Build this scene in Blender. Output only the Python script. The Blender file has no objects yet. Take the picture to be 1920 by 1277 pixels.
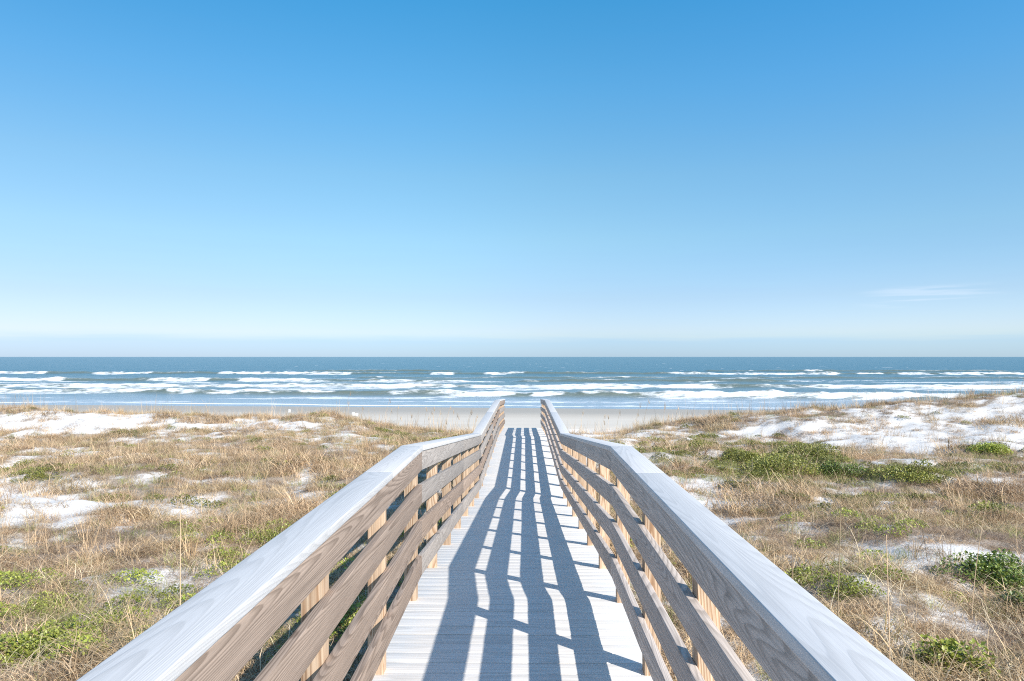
import bpy, bmesh, math, random
import numpy as np
from mathutils import Vector

# ------------------------------------------------------------------ camera, world, sun, exposure
scene = bpy.context.scene
COL = scene.collection
F = 1365.0            # focal length in pixels of the 1920 px wide photograph
CAMZ = 7.0            # eye height above the sea
cam_d = bpy.data.cameras.new('camera')
cam = bpy.data.objects.new('camera', cam_d); COL.objects.link(cam)
cam_d.sensor_width = 36.0
cam_d.lens = 36.0 * F / 1920.0
cam_d.shift_y = 30.5 / 1920.0
cam_d.clip_start = 0.05
cam_d.clip_end = 60000.0
cam.location = (0, 0, CAMZ)
cam.rotation_euler = (math.radians(90), 0, math.atan(23 / F))
scene.camera = cam

SUN_EL = math.radians(34.7)
SUN_AZ = math.atan2(1.0, -0.933)           # clockwise from +Y
sun_dir = Vector((math.sin(SUN_AZ) * math.cos(SUN_EL), math.cos(SUN_AZ) * math.cos(SUN_EL), math.sin(SUN_EL)))
sl = bpy.data.lights.new('sun', 'SUN'); sl.energy = 4.8; sl.angle = math.radians(0.5); sl.color = (1.0, 0.93, 0.83)
so = bpy.data.objects.new('sun', sl); COL.objects.link(so)
so.rotation_euler = sun_dir.to_track_quat('Z', 'Y').to_euler()
so.location = (20, -20, 30)

world = bpy.data.worlds.new("World"); scene.world = world; world.use_nodes = True
wn = world.node_tree; wn.nodes.clear()
def N(nt, typ, **kw):
    n = nt.nodes.new(typ)
    for k, v in kw.items():
        if k.startswith('i_'):
            key = k[2:]
            n.inputs[int(key) if key.isdigit() else key.replace('_', ' ')].default_value = v
        else:
            setattr(n, k, v)
    return n
sky = N(wn, 'ShaderNodeTexSky', sky_type='NISHITA', sun_disc=False)
sky.sun_elevation = SUN_EL; sky.sun_rotation = SUN_AZ
sky.altitude = 0; sky.air_density = 1.0; sky.dust_density = 0.25; sky.ozone_density = 2.2
# thin cirrus wisps and a low blue band of far cloud just above the horizon
tc = N(wn, 'ShaderNodeTexCoord')
sep = N(wn, 'ShaderNodeSeparateXYZ'); wn.links.new(tc.outputs['Generated'], sep.inputs[0])
def wmath(op, a, b=None, c=None, clamp=False):
    m = N(wn, 'ShaderNodeMath', operation=op); m.use_clamp = clamp
    for i, v in enumerate((a, b, c)):
        if v is None: continue
        if isinstance(v, (int, float)): m.inputs[i].default_value = v
        else: wn.links.new(v, m.inputs[i])
    return m.outputs[0]
def wmix(fac, a, b, blend='MIX'):
    m = N(wn, 'ShaderNodeMix', data_type='RGBA', blend_type=blend)
    if isinstance(fac, (int, float)): m.inputs[0].default_value = fac
    else: wn.links.new(fac, m.inputs[0])
    for i, v in ((6, a), (7, b)):
        if isinstance(v, tuple): m.inputs[i].default_value = v
        else: wn.links.new(v, m.inputs[i])
    return m.outputs[2]
mp = N(wn, 'ShaderNodeMapping'); mp.inputs['Scale'].default_value = (7, 7, 130)
wn.links.new(tc.outputs['Generated'], mp.inputs[0])
nz = N(wn, 'ShaderNodeTexNoise'); nz.inputs['Scale'].default_value = 1.0; nz.inputs['Detail'].default_value = 5
wn.links.new(mp.outputs[0], nz.inputs['Vector'])
z = sep.outputs[2]; x_ = sep.outputs[0]
def ramp_w(v, a, b):
    m = N(wn, 'ShaderNodeMapRange', interpolation_type='SMOOTHSTEP')
    m.inputs['From Min'].default_value = a; m.inputs['From Max'].default_value = b
    wn.links.new(v, m.inputs[0]); return m.outputs[0]
zb = wmath('ADD', z, wmath('MULTIPLY', wmath('SUBTRACT', nz.outputs[0], 0.5), 0.012))
# sea-side winter sky: the Nishita sky cleared of its yellow horizon and deepened towards the zenith
crn = N(wn, 'ShaderNodeValToRGB'); cr = crn.color_ramp; cr.interpolation = 'LINEAR'
stops = [(0.0, (.43, .62, 1.06)), (0.021, (.45, .62, 1.01)), (0.0285, (.57, .675, .95)), (0.0359, (.60, .68, .94)), (0.0796, (.62, .69, .85)),
         (0.1584, (.70, .87, .89)), (0.2377, (.67, .96, .97)), (0.3433, (.485, 1.04, 1.16)), (0.4401, (.325, 1.07, 1.26)), (0.60, (.62, 1.15, 1.28)), (0.85, (.75, 1.15, 1.25))]
while len(cr.elements) < len(stops): cr.elements.new(0.5)
for e_, (p_, c_) in zip(cr.elements, stops): e_.position = p_
for e_, (p_, c_) in zip(cr.elements, stops): e_.color = (c_[0] / 2, c_[1] / 2, c_[2] / 2, 1)
wn.links.new(zb, crn.inputs[0])
c0 = wmix(1.0, sky.outputs[0], crn.outputs[0], 'MULTIPLY')
c0 = wmix(1.0, c0, (2, 2, 2, 1), 'MULTIPLY')
c0 = wmix(ramp_w(x_, -0.05, -0.6), c0, (0.93, 0.88, 0.89, 1), 'MULTIPLY')
lowr = wmath('MULTIPLY', ramp_w(x_, 0.05, 0.55), ramp_w(z, 0.16, 0.03))
c0 = wmix(ramp_w(x_, 0.0, 0.4), c0, (1.0, 1.04, 1.09, 1), 'MULTIPLY')
c1 = wmix(lowr, c0, (1.22, 1.17, 1.10, 1), 'MULTIPLY')
w1 = wmath('MULTIPLY', ramp_w(z, 0.058, 0.064), ramp_w(z, 0.088, 0.080))
w2 = wmath('MULTIPLY', wmath('MULTIPLY', w1, ramp_w(x_, 0.40, 0.46)), ramp_w(x_, 0.56, 0.50))
w3 = wmath('MULTIPLY', w2, ramp_w(nz.outputs[0], 0.46, 0.62))
c2 = wmix(wmath('MULTIPLY', w3, 0.15), c1, (7.6, 7.4, 8.0, 1))
bg = N(wn, 'ShaderNodeBackground'); bg.inputs['Strength'].default_value = 0.117
wo = N(wn, 'ShaderNodeOutputWorld')
wn.links.new(c2, bg.inputs[0]); wn.links.new(bg.outputs[0], wo.inputs[0])

vs = scene.view_settings
vs.view_transform = 'Standard'; vs.look = 'None'; vs.gamma = 1.0; vs.use_curve_mapping = False
vs.exposure = 0.50

scene.cycles.use_denoising = False
scene.cycles.pixel_filter_type = 'BLACKMAN_HARRIS'; scene.cycles.filter_width = 1.1
scene.cycles.use_adaptive_sampling = False
rng = np.random.default_rng(7)
random.seed(7)

# ------------------------------------------------------------------ helpers
def tag(o, label=None, cat=None, group=None, kind=None):
    if label: o['label'] = label
    if cat: o['category'] = cat
    if group: o['group'] = group
    if kind: o['kind'] = kind
    return o

def empty(name, loc):
    o = bpy.data.objects.new(name, None); COL.objects.link(o); o.location = loc
    o.empty_display_size = 0.2
    return o

def link_mesh(name, me, mat, parent=None, loc=None):
    if mat is not None: me.materials.append(mat)
    o = bpy.data.objects.new(name, me); COL.objects.link(o)
    if parent is not None: o.parent = parent
    if loc is not None: o.location = loc
    return o

def np_mesh(name, V, Fc, attrs=None, smooth=False):
    """V (n,3), Fc (m,k) with k = 3 or 4, attrs {name: per-vertex floats}"""
    me = bpy.data.meshes.new(name)
    V = np.ascontiguousarray(V, dtype=np.float32); Fc = np.ascontiguousarray(Fc, dtype=np.int32)
    k = Fc.shape[1]
    me.vertices.add(len(V)); me.vertices.foreach_set('co', V.ravel())
    me.loops.add(Fc.size); me.loops.foreach_set('vertex_index', Fc.ravel())
    me.polygons.add(len(Fc))
    me.polygons.foreach_set('loop_start', np.arange(0, Fc.size, k, dtype=np.int32))
    if smooth: me.polygons.foreach_set('use_smooth', np.ones(len(Fc), dtype=bool))
    me.update(calc_edges=True)
    for an, av in (attrs or {}).items():
        a = me.attributes.new(an, 'FLOAT', 'POINT')
        a.data.foreach_set('value', np.ascontiguousarray(av, dtype=np.float32))
    return me

def vnoise(x, y, seed=0):
    xi = np.floor(x).astype(np.int64); yi = np.floor(y).astype(np.int64)
    fx = x - xi; fy = y - yi
    fx = fx * fx * (3 - 2 * fx); fy = fy * fy * (3 - 2 * fy)
    def h(a, b):
        n = (a * 374761393 + b * 668265263 + seed * 1274126177) & 0xffffffff
        n = ((n ^ (n >> 13)) * 1274126177) & 0xffffffff
        n = n ^ (n >> 16)
        return (n & 0xffffff) / float(0xffffff)
    a = h(xi, yi); b = h(xi + 1, yi); c = h(xi, yi + 1); d = h(xi + 1, yi + 1)
    return (a * (1 - fx) + b * fx) * (1 - fy) + (c * (1 - fx) + d * fx) * fy

def fbm(x, y, seed=0, oct=4):
    s = 0; a = 0.5; t = 0
    for i in range(oct):
        s = s + a * vnoise(x * 2 ** i + 17.3 * i, y * 2 ** i - 9.1 * i, seed + i); t += a; a *= 0.5
    return s / t          # 0..1

def sstep(v, a, b):
    t = np.clip((v - a) / (b - a), 0, 1); return t * t * (3 - 2 * t)

# ------------------------------------------------------------------ material helpers
class MT:
    def __init__(s, name):
        s.m = bpy.data.materials.new(name); s.m.use_nodes = True
        s.nt = s.m.node_tree; s.nt.nodes.clear()
        s.out = s.nt.nodes.new('ShaderNodeOutputMaterial')
    def n(s, typ, **kw): return N(s.nt, typ, **kw)
    def l(s, a, b): s.nt.links.new(a, b)
    def put(s, node, key, v):
        if isinstance(v, bpy.types.NodeSocket): s.l(v, node.inputs[key])
        else: node.inputs[key].default_value = v
    def math(s, op, a, b=None, c=None, clamp=False):
        m = s.n('ShaderNodeMath', operation=op); m.use_clamp = clamp
        for i, v in enumerate((a, b, c)):
            if v is not None: s.put(m, i, v)
        return m.outputs[0]
    def mix(s, fac, a, b, blend='MIX'):
        m = s.n('ShaderNodeMix', data_type='RGBA', blend_type=blend)
        s.put(m, 0, fac)
        s.put(m, 6, a if not isinstance(a, tuple) else (*a[:3], 1)); s.put(m, 7, b if not isinstance(b, tuple) else (*b[:3], 1))
        return m.outputs[2]
    def noise(s, vec, scale, detail=3, rough=0.5, dist=0.0, dim='3D'):
        m = s.n('ShaderNodeTexNoise', noise_dimensions=dim)
        if vec is not None: s.l(vec, m.inputs['Vector'])
        m.inputs['Scale'].default_value = scale; m.inputs['Detail'].default_value = detail
        m.inputs['Roughness'].default_value = rough; m.inputs['Distortion'].default_value = dist
        return m.outputs[0]
    def map(s, vec, scale=(1, 1, 1), loc=(0, 0, 0)):
        m = s.n('ShaderNodeMapping'); s.l(vec, m.inputs[0])
        m.inputs['Scale'].default_value = scale; m.inputs['Location'].default_value = loc
        return m.outputs[0]
    def rng(s, v, a, b, c=0.0, d=1.0, smooth=True):
        m = s.n('ShaderNodeMapRange', interpolation_type='SMOOTHSTEP' if smooth else 'LINEAR')
        s.put(m, 0, v); s.put(m, 1, a); s.put(m, 2, b); s.put(m, 3, c); s.put(m, 4, d)
        return m.outputs[0]
    def attr(s, name, typ='GEOMETRY'):
        m = s.n('ShaderNodeAttribute', attribute_name=name, attribute_type=typ); return m.outputs['Fac']
    def objco(s):
        m = s.n('ShaderNodeTexCoord'); return m.outputs['Object']
    def pos(s):
        m = s.n('ShaderNodeNewGeometry'); return m.outputs['Position']
    def rand(s):
        m = s.n('ShaderNodeObjectInfo'); return m.outputs['Random']
    def bump(s, h, strength=0.3, dist=0.01):
        m = s.n('ShaderNodeBump'); s.l(h, m.inputs['Height'])
        m.inputs['Strength'].default_value = strength; m.inputs['Distance'].default_value = dist
        return m.outputs[0]
    def bsdf(s, color, rough=0.7, normal=None, spec=0.3, **kw):
        m = s.n('ShaderNodeBsdfPrincipled')
        s.put(m, 'Base Color', color if not isinstance(color, tuple) else (*color[:3], 1)); s.put(m, 'Roughness', rough)
        s.put(m, 'Specular IOR Level', spec)
        if normal is not None: s.l(normal, m.inputs['Normal'])
        for k, v in kw.items(): s.put(m, k, v)
        return m.outputs[0]
    def surf(s, sh): s.l(sh, s.out.inputs[0]); return s.m

def wood(name, early, late, axis, rings=9.0, stretch=0.10, scale=4.0, contrast=1.0, rough=0.75, fibre=0.12, tone=0.12, knots=True, spec=0.2, bumpd=0.0015, pv=0.04):
    """weathered sawn pine: growth rings drawn as contour lines of a noise stretched along the grain"""
    t = MT(name)
    co = t.objco()
    off = t.n('ShaderNodeCombineXYZ')
    r = t.math('ADD', t.math('MULTIPLY', t.rand(), 37.0), t.math('MULTIPLY', t.attr('rnd'), 53.0))
    for i in range(3): t.l(t.math('MULTIPLY', r, (1.0, 1.7, 0.6)[i]), off.inputs[i])
    add = t.n('ShaderNodeVectorMath', operation='ADD'); t.l(co, add.inputs[0]); t.l(off.outputs[0], add.inputs[1])
    sc = [1, 1, 1]; sc[axis] = stretch
    v = t.map(add.outputs[0], tuple(sc))
    base = t.noise(v, scale, 1.0, 0.3, 0.15)
    sw = [1, 1, 1]; sw[axis] = stretch * 1.6
    wob = t.noise(t.map(add.outputs[0], tuple(sw)), 28, 2, 0.5)
    ring = t.math('FRACT', t.math('ADD', t.math('MULTIPLY', base, rings), t.math('MULTIPLY', wob, 0.35)))
    # soft early wood, sharp dark late-wood line
    late_f = t.math('MULTIPLY', t.rng(ring, 0.30, 0.86), t.rng(ring, 1.0, 0.9))
    sf = [1, 1, 1]; sf[axis] = 0.018
    vf = t.map(add.outputs[0], tuple(sf))
    fib = t.rng(t.noise(vf, 120, 4, 0.7), 0.3, 0.7)
    late_f = t.math('MULTIPLY', late_f, t.math('ADD', 0.45, t.math('MULTIPLY', t.noise(vf, 45, 2, 0.6), 1.0)))
    blotch = t.noise(v, 3.5, 3, 0.6)
    c = t.mix(t.math('MULTIPLY', late_f, contrast), early, late)
    f = t.math('ADD', 1.0 - fibre, t.math('MULTIPLY', fib, 2 * fibre))
    b = t.math('ADD', 1.0 - tone, t.math('MULTIPLY', blotch, 2 * tone))
    pr = t.math('ADD', 1.0 - pv, t.math('MULTIPLY', t.math('FRACT', t.math('MULTIPLY', r, 7.31)), 2 * pv))
    g = t.math('MULTIPLY', t.math('MULTIPLY', f, b), pr)
    gv = t.n('ShaderNodeCombineColor'); [t.l(g, gv.inputs[i]) for i in range(3)]
    c = t.mix(1.0, c, gv.outputs[0], 'MULTIPLY')
    if knots:
        sk = [1, 1, 1]; sk[axis] = 0.5
        vo = t.n('ShaderNodeTexVoronoi'); t.l(t.map(add.outputs[0], tuple(sk)), vo.inputs['Vector']); vo.inputs['Scale'].default_value = 2.6
        kn = t.rng(vo.outputs['Distance'], 0.075, 0.03)
        c = t.mix(t.math('MULTIPLY', kn, 0.55), c, (late[0] * 0.6, late[1] * 0.5, late[2] * 0.45))
    h = t.math('ADD', t.math('MULTIPLY', fib, 0.5), t.math('MULTIPLY', late_f, 0.5))
    t.surf(t.bsdf(c, rough, t.bump(h, 0.35, bumpd), spec))
    return t.m

M_RAIL = wood('weathered_rail_wood', (0.36, 0.275, 0.22), (0.14, 0.10, 0.075), 1, rings=52, stretch=0.055, scale=5.0, contrast=0.62, fibre=0.2, pv=0.16, tone=0.16)
M_RAIL_R = wood('shade_lifted_rail_wood', (0.58, 0.50, 0.445), (0.27, 0.23, 0.20), 1, rings=52, stretch=0.055, scale=5.0, contrast=0.55, fibre=0.2, pv=0.12, tone=0.14)  # right rails: same timber painted paler to lift their shaded faces
M_RAIL_G = wood('silvered_rail_wood', (0.38, 0.34, 0.31), (0.19, 0.165, 0.15), 1, rings=52, stretch=0.055, scale=5.0, contrast=0.5, fibre=0.2, pv=0.14)
M_POST = wood('fresh_post_wood', (0.56, 0.42, 0.30), (0.32, 0.19, 0.11), 2, rings=30, stretch=0.06, scale=7, contrast=0.9, fibre=0.2, pv=0.14, tone=0.10)
M_CAP = wood('bleached_cap_wood', (0.625, 0.605, 0.595), (0.45, 0.435, 0.425), 1, rings=46, stretch=0.055, scale=5, contrast=0.42, fibre=0.06, tone=0.05, knots=False, spec=0.25, rough=0.55)
M_DECK = wood('bleached_deck_wood', (0.72, 0.695, 0.67), (0.50, 0.48, 0.455), 0, rings=10, stretch=0.07, scale=7.0, contrast=0.4, fibre=0.10, tone=0.03, pv=0.02, knots=False, spec=0.3, rough=0.6)
M_BEAM = wood('under_deck_wood', (0.40, 0.31, 0.24), (0.24, 0.18, 0.13), 1)

# ------------------------------------------------------------------ terrain shape
def shore_y(X):
    return 99.0 - 0.09 * X + 1.6 * (vnoise(X * 0.03, X * 0 + 3.1, 5) - 0.5) + 0.6 * (vnoise(X * 0.15, X * 0 + 7.7, 6) - 0.5)

def crest(X):
    return np.interp(X, [-60, -32, -21, -17, -11, -8.5, -6, -3, 3, 6, 8.5, 12, 17.5, 22, 26, 30, 45, 60],
                        [3.95, 3.85, 3.8, 3.4, 3.5, 3.05, 2.75, 2.5, 2.45, 2.85, 3.2, 3.65, 4.1, 4.5, 4.75, 4.85, 4.9, 4.6])
def terrain(X, Y):
    X = np.asarray(X, float); Y = np.asarray(Y, float)
    base = np.interp(Y, [-200, -20, 0, 6, 12, 20, 30, 36, 41, 46, 52], [4.6, 4.3, 4.2, 4.1, 3.9, 3.6, 3.3, 3.0, 2.55, 2.15, 1.95])
    s = np.interp(Y - (shore_y(X) - 99.0) * sstep(Y, 52, 99), [52, 99, 130, 400, 40000], [1.95, 0.0, -1.3, -5, -60])
    base = np.where(Y > 52, s, base)
    right = sstep(X, 6, 20)
    yc = 41.0 + 1.6 * (fbm(X * 0.12, X * 0 + 2.0, 11, 2) - 0.5) - 2.0 * right
    wf = 3.6 + 5.0 * right; wb = 4.0
    w = np.where(Y < yc, wf, wb)
    z = base + np.maximum(0, crest(X) - 2.55) * np.exp(-((Y - yc) / w) ** 2)
    dune = sstep(Y, 56, 46)
    z = z + dune * ((fbm(X * 0.13, Y * 0.13, 21, 2) - 0.5) * 0.55 + (fbm(X * 0.45, Y * 0.45, 31, 3) - 0.5) * 0.62 + (fbm(X * 1.7, Y * 1.7, 41, 2) - 0.5) * 0.12 + right * (fbm(X * 0.28, Y * 0.28, 45, 2) - 0.5) * 0.6) * sstep(np.abs(X), 0.2, 3.0)
    z = z - 0.15 * sstep(np.abs(X), 2.5, 0.8) * dune
    z = z + (1 - dune) * (fbm(X * 0.05, Y * 0.35, 51, 3) - 0.5) * 0.05
    return z

def proj(X, Y, Z):
    """world point -> pixel of the 1920 x 1277 photograph (small yaw neglected)"""
    return 980 + F * X / Y, 669 + F * (CAMZ - Z) / Y

def ground_at(px, py):
    """where the line of sight through a pixel meets the dunes"""
    k = (px - 980) / F; m = (py - 669) / F
    Y = np.arange(3, 120, 0.05)
    d = (CAMZ - m * Y) - terrain(k * Y, Y)
    i = int(np.argmax(d < 0))
    return float(k * Y[i]), float(Y[i]), float(terrain(k * Y[i], Y[i]))

def axis_grid(breaks):
    out = []
    for a, b, n in breaks: out.append(np.linspace(a, b, n, endpoint=False))
    out.append([breaks[-1][1]])
    return np.concatenate(out)

# ---- where things grow: soft patches read off the photograph (px, py, rx, ry)
BARE = [(1740,775,170,16,0.85),(1880,765,70,22,0.9),(1600,795,90,12,0.7),(150,792,190,19,1.0),(60,800,120,16,1.0),(300,800,60,12,0.8),(480,800,130,12,0.75),(600,815,60,10,0.5),(110,852,60,10,0.8),(40,850,40,8,0.6),(245,852,40,6,0.5),
        (20,925,80,34,1.1),(75,905,110,16,1.1),(100,960,80,40,1.1),(190,925,40,9,.6),(10,975,30,20,0.9),(355,942,26,8,0.8),(265,898,30,9,0.7),(245,1052,22,8,1.0),(305,1075,24,6,0.6),(20,1038,30,8,.8),
        (430,985,60,8,0.6),(520,945,50,7,0.5),
        (1150,812,110,13,0.9),(1330,812,120,14,0.7),(1500,808,150,18,1.05),(1620,822,130,26,1.1),(1560,800,90,14,0.8),(1730,822,120,30,1.0),(1880,805,90,32,1.0),(1700,790,130,20,0.8),(1830,770,60,14,0.5),
        (1260,845,60,8,0.6),(1520,870,18,7,0.8),(1520,943,60,14,0.95),(1500,985,50,14,0.7),(1640,925,60,6,0.5),(1715,1012,40,8,0.9),(1790,1030,46,6,0.7),(1880,1040,70,8,0.9),(1890,905,60,14,0.7),(1830,885,40,10,0.5),
        (1740,1145,60,9,0.95),(1640,1160,60,12,0.8),(1540,1060,70,9,0.85),(1480,1050,40,8,.6),(1840,1250,40,16,0.8),(1600,1185,40,10,0.6),(1740,960,70,8,.5)]
GREEN = [(120,1150,260,60,0.6),(300,1200,160,50,0.6),(640,985,60,30,0.7),(500,1075,110,30,0.7),(1240,850,80,14,0.6),(1370,880,120,24,0.5),(1640,885,200,14,0.7),(1800,875,120,12,0.5),(1500,1095,90,26,0.7),(1640,1100,90,20,0.35),(1700,960,200,30,0.25),(250,890,160,14,0.35),
         (80,1190,150,70,1.0),(20,1110,80,30,0.9),(180,1140,60,22,0.6),(560,1020,90,30,0.8),(470,1060,80,25,0.5),(60,890,90,18,0.55),(380,1010,50,16,0.6),(630,925,50,16,0.6),(400,965,40,10,0.4),
         (1465,868,125,40,1.0),(1400,905,80,20,0.5),(1560,895,90,16,0.6),(1700,882,110,12,0.8),(1310,825,40,9,0.9),(1490,1085,60,16,1.0),(1450,1065,30,14,0.8),(1210,840,50,8,0.6),(1640,1065,24,10,0.8),
         (1840,838,48,13,1.0),(1550,1110,70,12,0.5),(1860,855,50,8,0.6),(1850,940,30,9,0.7),(1620,945,40,9,0.4),(1700,1080,30,8,0.4),(720,808,26,5,0.9),(760,822,60,6,0.6),(1290,1010,60,30,0.3),(700,1180,200,70,.6)]
def field(lst, px, py):
    m = np.zeros_like(px)
    for cx, cy, rx, ry, s in lst:
        m = np.maximum(m, s * sstep(((px - cx) / rx) ** 2 + ((py - cy) / ry) ** 2, 1.5, 0.35))
    return m

def dry_prob(X, Y, px, py):
    n = fbm(X * 0.55, Y * 0.55, 220, 3)
    hf = fbm(X * 1.9, Y * 1.9, 225, 3)
    base = sstep(n, 0.30, 0.52)
    base = np.where(X < 0, 0.50 + 0.50 * base, 0.22 + 0.74 * base) * (0.45 + 0.55 * sstep(hf, 0.33, 0.50))
    b = field(BARE, px, py) * (0.55 + 0.5 * sstep(hf, 0.62, 0.42))
    tuft = np.where(X < 0, 0.10, 0.33) * sstep(fbm(X * 0.8, Y * 0.8, 230, 2), 0.55, 0.72)
    return np.clip(base * (1 - 1.05 * b) + tuft * b, 0, 1)

gx = axis_grid([(-30000, -3000, 6), (-3000, -300, 12), (-300, -60, 40), (-60, -20, 120), (-20, 20, 220), (20, 60, 120), (60, 300, 40), (300, 3000, 12), (3000, 30000, 6)])
gy = axis_grid([(-3000, -200, 8), (-200, -10, 40), (-10, 16, 140), (16, 50, 190), (50, 110, 90), (110, 400, 30), (400, 30000, 20)])
GX, GY = np.meshgrid(gx, gy)
GZ = terrain(GX, GY)
def grid_faces(nx, ny):
    i = np.arange(nx - 1)[None, :] + nx * np.arange(ny - 1)[:, None]
    return np.stack([i, i + 1, i + nx + 1, i + nx], -1).reshape(-1, 4)
inn = (GY > 1.5) & (GY < 52) & (np.abs(GX) < 62)
LT = np.full(GX.shape, 0.7); LT[GY > 50] = 0
gxi, gyi, gzi = GX[inn], GY[inn], GZ[inn]
pxi, pyi = proj(gxi, gyi, gzi)
wx = pxi + (fbm(gxi * 0.9, gyi * 0.9, 200, 3) - 0.5) * 60; wy = pyi + (fbm(gxi * 0.9 + 40, gyi * 0.9, 210, 3) - 0.5) * 34
LT[inn] = np.clip(np.maximum(dry_prob(gxi, gyi, wx, wy), field(GREEN, wx, wy)), 0, 1) * sstep(gyi, 49, 43)
me = np_mesh('ground', np.stack([GX, GY, GZ], -1).reshape(-1, 3), grid_faces(len(gx), len(gy)), {'thatch': LT.ravel()}, smooth=True)

t = MT('dune_and_beach_sand')
p = t.pos()
sp = t.n('ShaderNodeSeparateXYZ'); t.l(p, sp.inputs[0])
sx, sy = sp.outputs[0], sp.outputs[1]
wetline = t.math('ADD', sy, t.math('MULTIPLY', sx, 0.09))
nlow = t.noise(t.map(p, (0.04, 0.5, 1)), 1.0, 4, 0.6)
wl = t.math('ADD', wetline, t.math('MULTIPLY', nlow, 9.0))
wet = t.rng(wl, 66, 92)
beach = t.rng(sy, 47, 53)
n1 = t.noise(p, 1.6, 5, 0.65); n2 = t.noise(p, 14, 4, 0.6)
dry = t.mix(n1, (0.66, 0.62, 0.58), (0.78, 0.75, 0.72))
litter = t.rng(n2, 0.52, 0.75)
lit_amt = t.math('MULTIPLY', litter, t.rng(t.noise(p, 0.7, 3, 0.6), 0.35, 0.62, 0.1, 0.7))
dry = t.mix(lit_amt, dry, (0.38, 0.31, 0.24))
n3 = t.noise(p, 42, 3, 0.7)
thc = t.mix(t.rng(n3, 0.35, 0.65), (0.13, 0.09, 0.06), (0.44, 0.34, 0.24))  # brown dead thatch, its darks deepened to paint shade between the blades
tha = t.math('MULTIPLY', t.attr('thatch'), 1.0)
dry = t.mix(t.rng(t.math('ADD', tha, t.math('MULTIPLY', t.math('SUBTRACT', n2, 0.5), 1.1)), 0.25, 0.95, 0.0, 0.88), dry, thc)
bstreak = t.noise(t.map(p, (0.03, 0.9, 1)), 1.0, 4, 0.6)
bs = t.mix(bstreak, (0.55, 0.495, 0.425), (0.70, 0.64, 0.56))
bs = t.mix(wet, bs, (0.43, 0.37, 0.30))
c = t.mix(beach, dry, bs)
hh = t.math('ADD', t.math('MULTIPLY', n1, 0.6), t.math('MULTIPLY', n2, 0.25))
bstr = t.math('SUBTRACT', 1.0, t.math('MULTIPLY', beach, 0.85))
bm_ = t.n('ShaderNodeBump'); t.l(hh, bm_.inputs['Height']); bm_.inputs['Distance'].default_value = 0.06; t.l(bstr, bm_.inputs['Strength'])
t.surf(t.bsdf(c, t.rng(wet, 0, 1, 0.9, 0.5), bm_.outputs[0], t.rng(wet, 0, 1, 0.1, 0.25)))
tag(link_mesh('ground', me, t.m), kind='structure', label='white dune sand falling to a flat grey beach')

# ------------------------------------------------------------------ sea
def pxr(D, x0, x1): return (x0 - 980) / F * D, (x1 - 980) / F * D
ys = [88.0]
while ys[-1] < 360: ys.append(ys[-1] * 1.0021)
while ys[-1] < 1200: ys.append(ys[-1] * 1.012)
while ys[-1] < 45000: ys.append(ys[-1] * 1.08)
ys = np.array(ys)
xs = axis_grid([(-45000, -4000, 6), (-4000, -320, 14), (-320, -200, 60), (-200, 200, 640), (200, 320, 60), (320, 4000, 14), (4000, 45000, 6)])
SX, SY = np.meshgrid(xs, ys)
SZ = np.zeros_like(SX); FO = np.zeros_like(SX); GR = np.zeros_like(SX)
# breakers: (distance, tilt, height, wobble, foam runs in photo px, foam depth in front of the crest, crest runs, seed)
BR = [
 (129, -0.13, 0.85, 1.5, [(305, 632), (732, 978), (1000, 1062), (1082, 2100)], 5.0, [(-300, 2300)], 1),
 (168, 0.0, 0.55, 3.0, [(-400, 2400)], 13.0, [(-400, 2400)], 2),
 (205, -0.03, 0.75, 2.5, [(-300, 135), (250, 385), (440, 552), (690, 800)], 10.0, [(-400, 860), (1000, 1500)], 3),
 (236, 0.0, 0.55, 3.0, [(1138, 1172), (700, 730)], 4.0, [(650, 1900)], 4),
 (292, -0.02, 0.85, 5.0, [(400, 672), (795, 866), (912, 992), (1240, 1560), (1590, 2400), (-200, 90), (180, 300)], 15.0, [(-300, 2400)], 5),
 (345, 0.0, 0.8, 6.0, [(1495, 1548), (345, 360)], 8.0, [(560, 830), (1300, 1900)], 6),
]
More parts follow.
